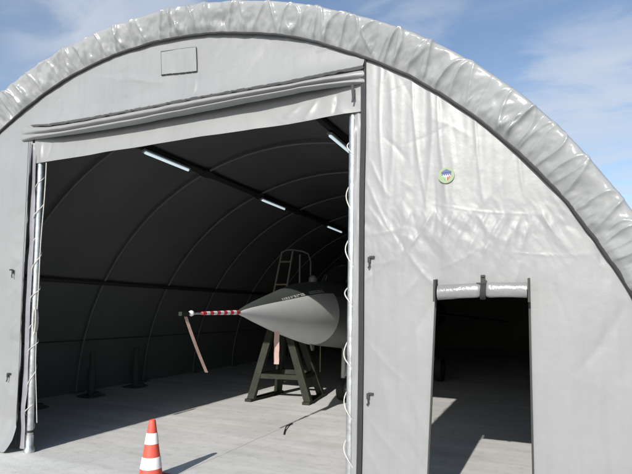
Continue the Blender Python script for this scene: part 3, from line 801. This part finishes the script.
# cable lying on the floor
m = MB(); pts = []; CB0, CB1 = (2.68, 2.49), (2.45, 3.24)
for i in range(26):
    a = i / 25
    pts.append((CB0[0] + (CB1[0] - CB0[0]) * a - .06 * math.sin(a * PI), CB0[1] + (CB1[1] - CB0[1]) * a + .05 * math.sin(a * PI), .012 + .02 * math.sin(a * PI) ** 6))
tag(m.tube(pts, .011, 8).build('floor_cable', M['dark']), 'short bent black cable lying on the sunlit concrete inside the doorway', 'cable')

# dim anchor posts along the left wall
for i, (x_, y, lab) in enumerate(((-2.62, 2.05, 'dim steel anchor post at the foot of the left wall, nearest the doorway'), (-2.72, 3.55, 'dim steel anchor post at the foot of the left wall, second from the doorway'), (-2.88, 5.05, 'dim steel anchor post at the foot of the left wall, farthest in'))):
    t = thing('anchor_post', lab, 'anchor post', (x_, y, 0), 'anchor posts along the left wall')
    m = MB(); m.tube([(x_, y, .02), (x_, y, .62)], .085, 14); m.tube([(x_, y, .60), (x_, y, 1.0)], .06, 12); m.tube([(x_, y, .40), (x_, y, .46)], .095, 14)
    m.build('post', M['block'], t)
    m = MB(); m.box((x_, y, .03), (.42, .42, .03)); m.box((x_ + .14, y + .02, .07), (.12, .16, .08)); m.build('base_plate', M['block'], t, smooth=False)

# ------------------------------------------------------------------ light
ELEV = math.radians(29.0)
sun = bpy.data.lights.new('sun', 'SUN'); sun.energy = 3.6; sun.angle = math.radians(.53); sun.color = (1, .955, .89)
so = bpy.data.objects.new('sun', sun); COL.objects.link(so)
so.rotation_euler = (PI / 2 - ELEV, 0, 0); so.location = (0, -20, 15)

w = bpy.data.worlds.new('World'); scene.world = w; w.use_nodes = True
nt = w.node_tree; N = nt.nodes; L = nt.links
bg = N['Background']; bg.inputs['Strength'].default_value = .1
sky = N.new('ShaderNodeTexSky'); sky.sky_type = 'NISHITA'; sky.sun_disc = False
sky.sun_elevation = ELEV; sky.sun_rotation = PI; sky.air_density = 1.0; sky.dust_density = .6; sky.ozone_density = 1.3
tc = N.new('ShaderNodeTexCoord')
sp = N.new('ShaderNodeSeparateXYZ'); L.new(tc.outputs['Generated'], sp.inputs[0])
def mth(op, a, b=None):
    x = N.new('ShaderNodeMath'); x.operation = op
    for i, q in enumerate((a, b)):
        if q is None: continue
        if isinstance(q, (int, float)): x.inputs[i].default_value = q
        else: L.new(q, x.inputs[i])
    return x.outputs[0]
zc = mth('ADD', mth('MAXIMUM', sp.outputs[2], 0.0), .12)
cb = N.new('ShaderNodeCombineXYZ'); L.new(mth('DIVIDE', sp.outputs[0], zc), cb.inputs[0]); L.new(mth('DIVIDE', sp.outputs[1], zc), cb.inputs[1])
def cloud(scale, rot, sc, lo, hi, loc=(0, 0, 0), det=7, dist=.6):
    mp = N.new('ShaderNodeMapping'); mp.inputs['Rotation'].default_value = (0, 0, rot); mp.inputs['Scale'].default_value = sc; mp.inputs['Location'].default_value = loc
    L.new(cb.outputs[0], mp.inputs['Vector'])
    n = N.new('ShaderNodeTexNoise'); n.inputs['Scale'].default_value = scale; n.inputs['Detail'].default_value = det; n.inputs['Roughness'].default_value = .55; n.inputs['Distortion'].default_value = dist
    L.new(mp.outputs[0], n.inputs['Vector'])
    r = N.new('ShaderNodeMapRange'); r.interpolation_type = 'SMOOTHSTEP'; r.inputs[1].default_value = lo; r.inputs[2].default_value = hi
    L.new(n.outputs[0], r.inputs[0]); return r.outputs[0]
c1 = cloud(1.1, .5, (.6, 1.5, 1), .42, .72, (3.1, 1.7, 0))
c2 = cloud(2.6, .9, (.45, 1.6, 1), .45, .8, (7.3, 2.2, 0))
def bank(d_, r0_, r1_):
    v_ = Vector(d_).normalized(); dp = N.new('ShaderNodeVectorMath'); dp.operation = 'DOT_PRODUCT'; L.new(tc.outputs['Generated'], dp.inputs[0]); dp.inputs[1].default_value = v_
    r = N.new('ShaderNodeMapRange'); r.interpolation_type = 'SMOOTHSTEP'; r.inputs[1].default_value = math.cos(r1_); r.inputs[2].default_value = math.cos(r0_)
    L.new(dp.outputs['Value'], r.inputs[0]); return r.outputs[0]
c3 = cloud(3.4, .2, (.8, 1.3, 1), .30, .62, (1.3, 5.2, 0), 8, .35)
b_ = mth('ADD', mth('ADD', bank((.11, .94, .31), .02, .24), mth('MULTIPLY', bank((-.60, .63, .49), .01, .17), .85)), mth('ADD', mth('MULTIPLY', bank((-.70, .545, .46), .01, .12), .5), mth('MULTIPLY', bank((-.22, .82, .53), .01, .16), .5)))
fac = mth('ADD', mth('MULTIPLY', c1, .22), mth('MULTIPLY', c2, .16))
ss = N.new('ShaderNodeMapRange'); ss.interpolation_type = 'SMOOTHSTEP'; ss.inputs[1].default_value = .42; ss.inputs[2].default_value = 1.2
L.new(mth('ADD', mth('MULTIPLY', b_, .62), mth('MULTIPLY', c3, .55)), ss.inputs[0])
fac = mth('MINIMUM', mth('ADD', fac, mth('MULTIPLY', ss.outputs[0], .54)), .85)
mx = N.new('ShaderNodeMix'); mx.data_type = 'RGBA'; L.new(fac, mx.inputs[0]); L.new(sky.outputs[0], mx.inputs[6])
mx.inputs[7].default_value = (4.2, 4.5, 5.0, 1)
L.new(mx.outputs[2], bg.inputs['Color'])

# ------------------------------------------------------------------ camera
f, yaw, pit, rol, sh, camx, camd, camh = 501.46457, 0.42092, 0.05112, 0.01354, 47.26672, 6.43237, 4.71918, 2.0
cyy, syy, cp, spp = math.cos(yaw), math.sin(yaw), math.cos(pit), math.sin(pit)
fw = Vector((-syy * cp, cyy * cp, spp)); r0 = Vector((cyy, syy, 0)); u0 = r0.cross(fw)
rr = r0 * math.cos(rol) + u0 * math.sin(rol); uu = u0 * math.cos(rol) - r0 * math.sin(rol)
cam = bpy.data.cameras.new('camera'); co = bpy.data.objects.new('camera', cam); COL.objects.link(co)
co.matrix_world = Matrix(((rr.x, uu.x, -fw.x, camx), (rr.y, uu.y, -fw.y, -camd), (rr.z, uu.z, -fw.z, camh), (0, 0, 0, 1)))
cam.sensor_width = 36; cam.lens = f * 36 / 632; cam.shift_y = sh / 632; cam.clip_end = 2000; cam.clip_start = .05
scene.camera = co
vs = scene.view_settings
vs.view_transform = 'Standard'; vs.look = 'None'; vs.exposure = .7; vs.gamma = 1; vs.use_curve_mapping = False
scene.render.engine = 'CYCLES'
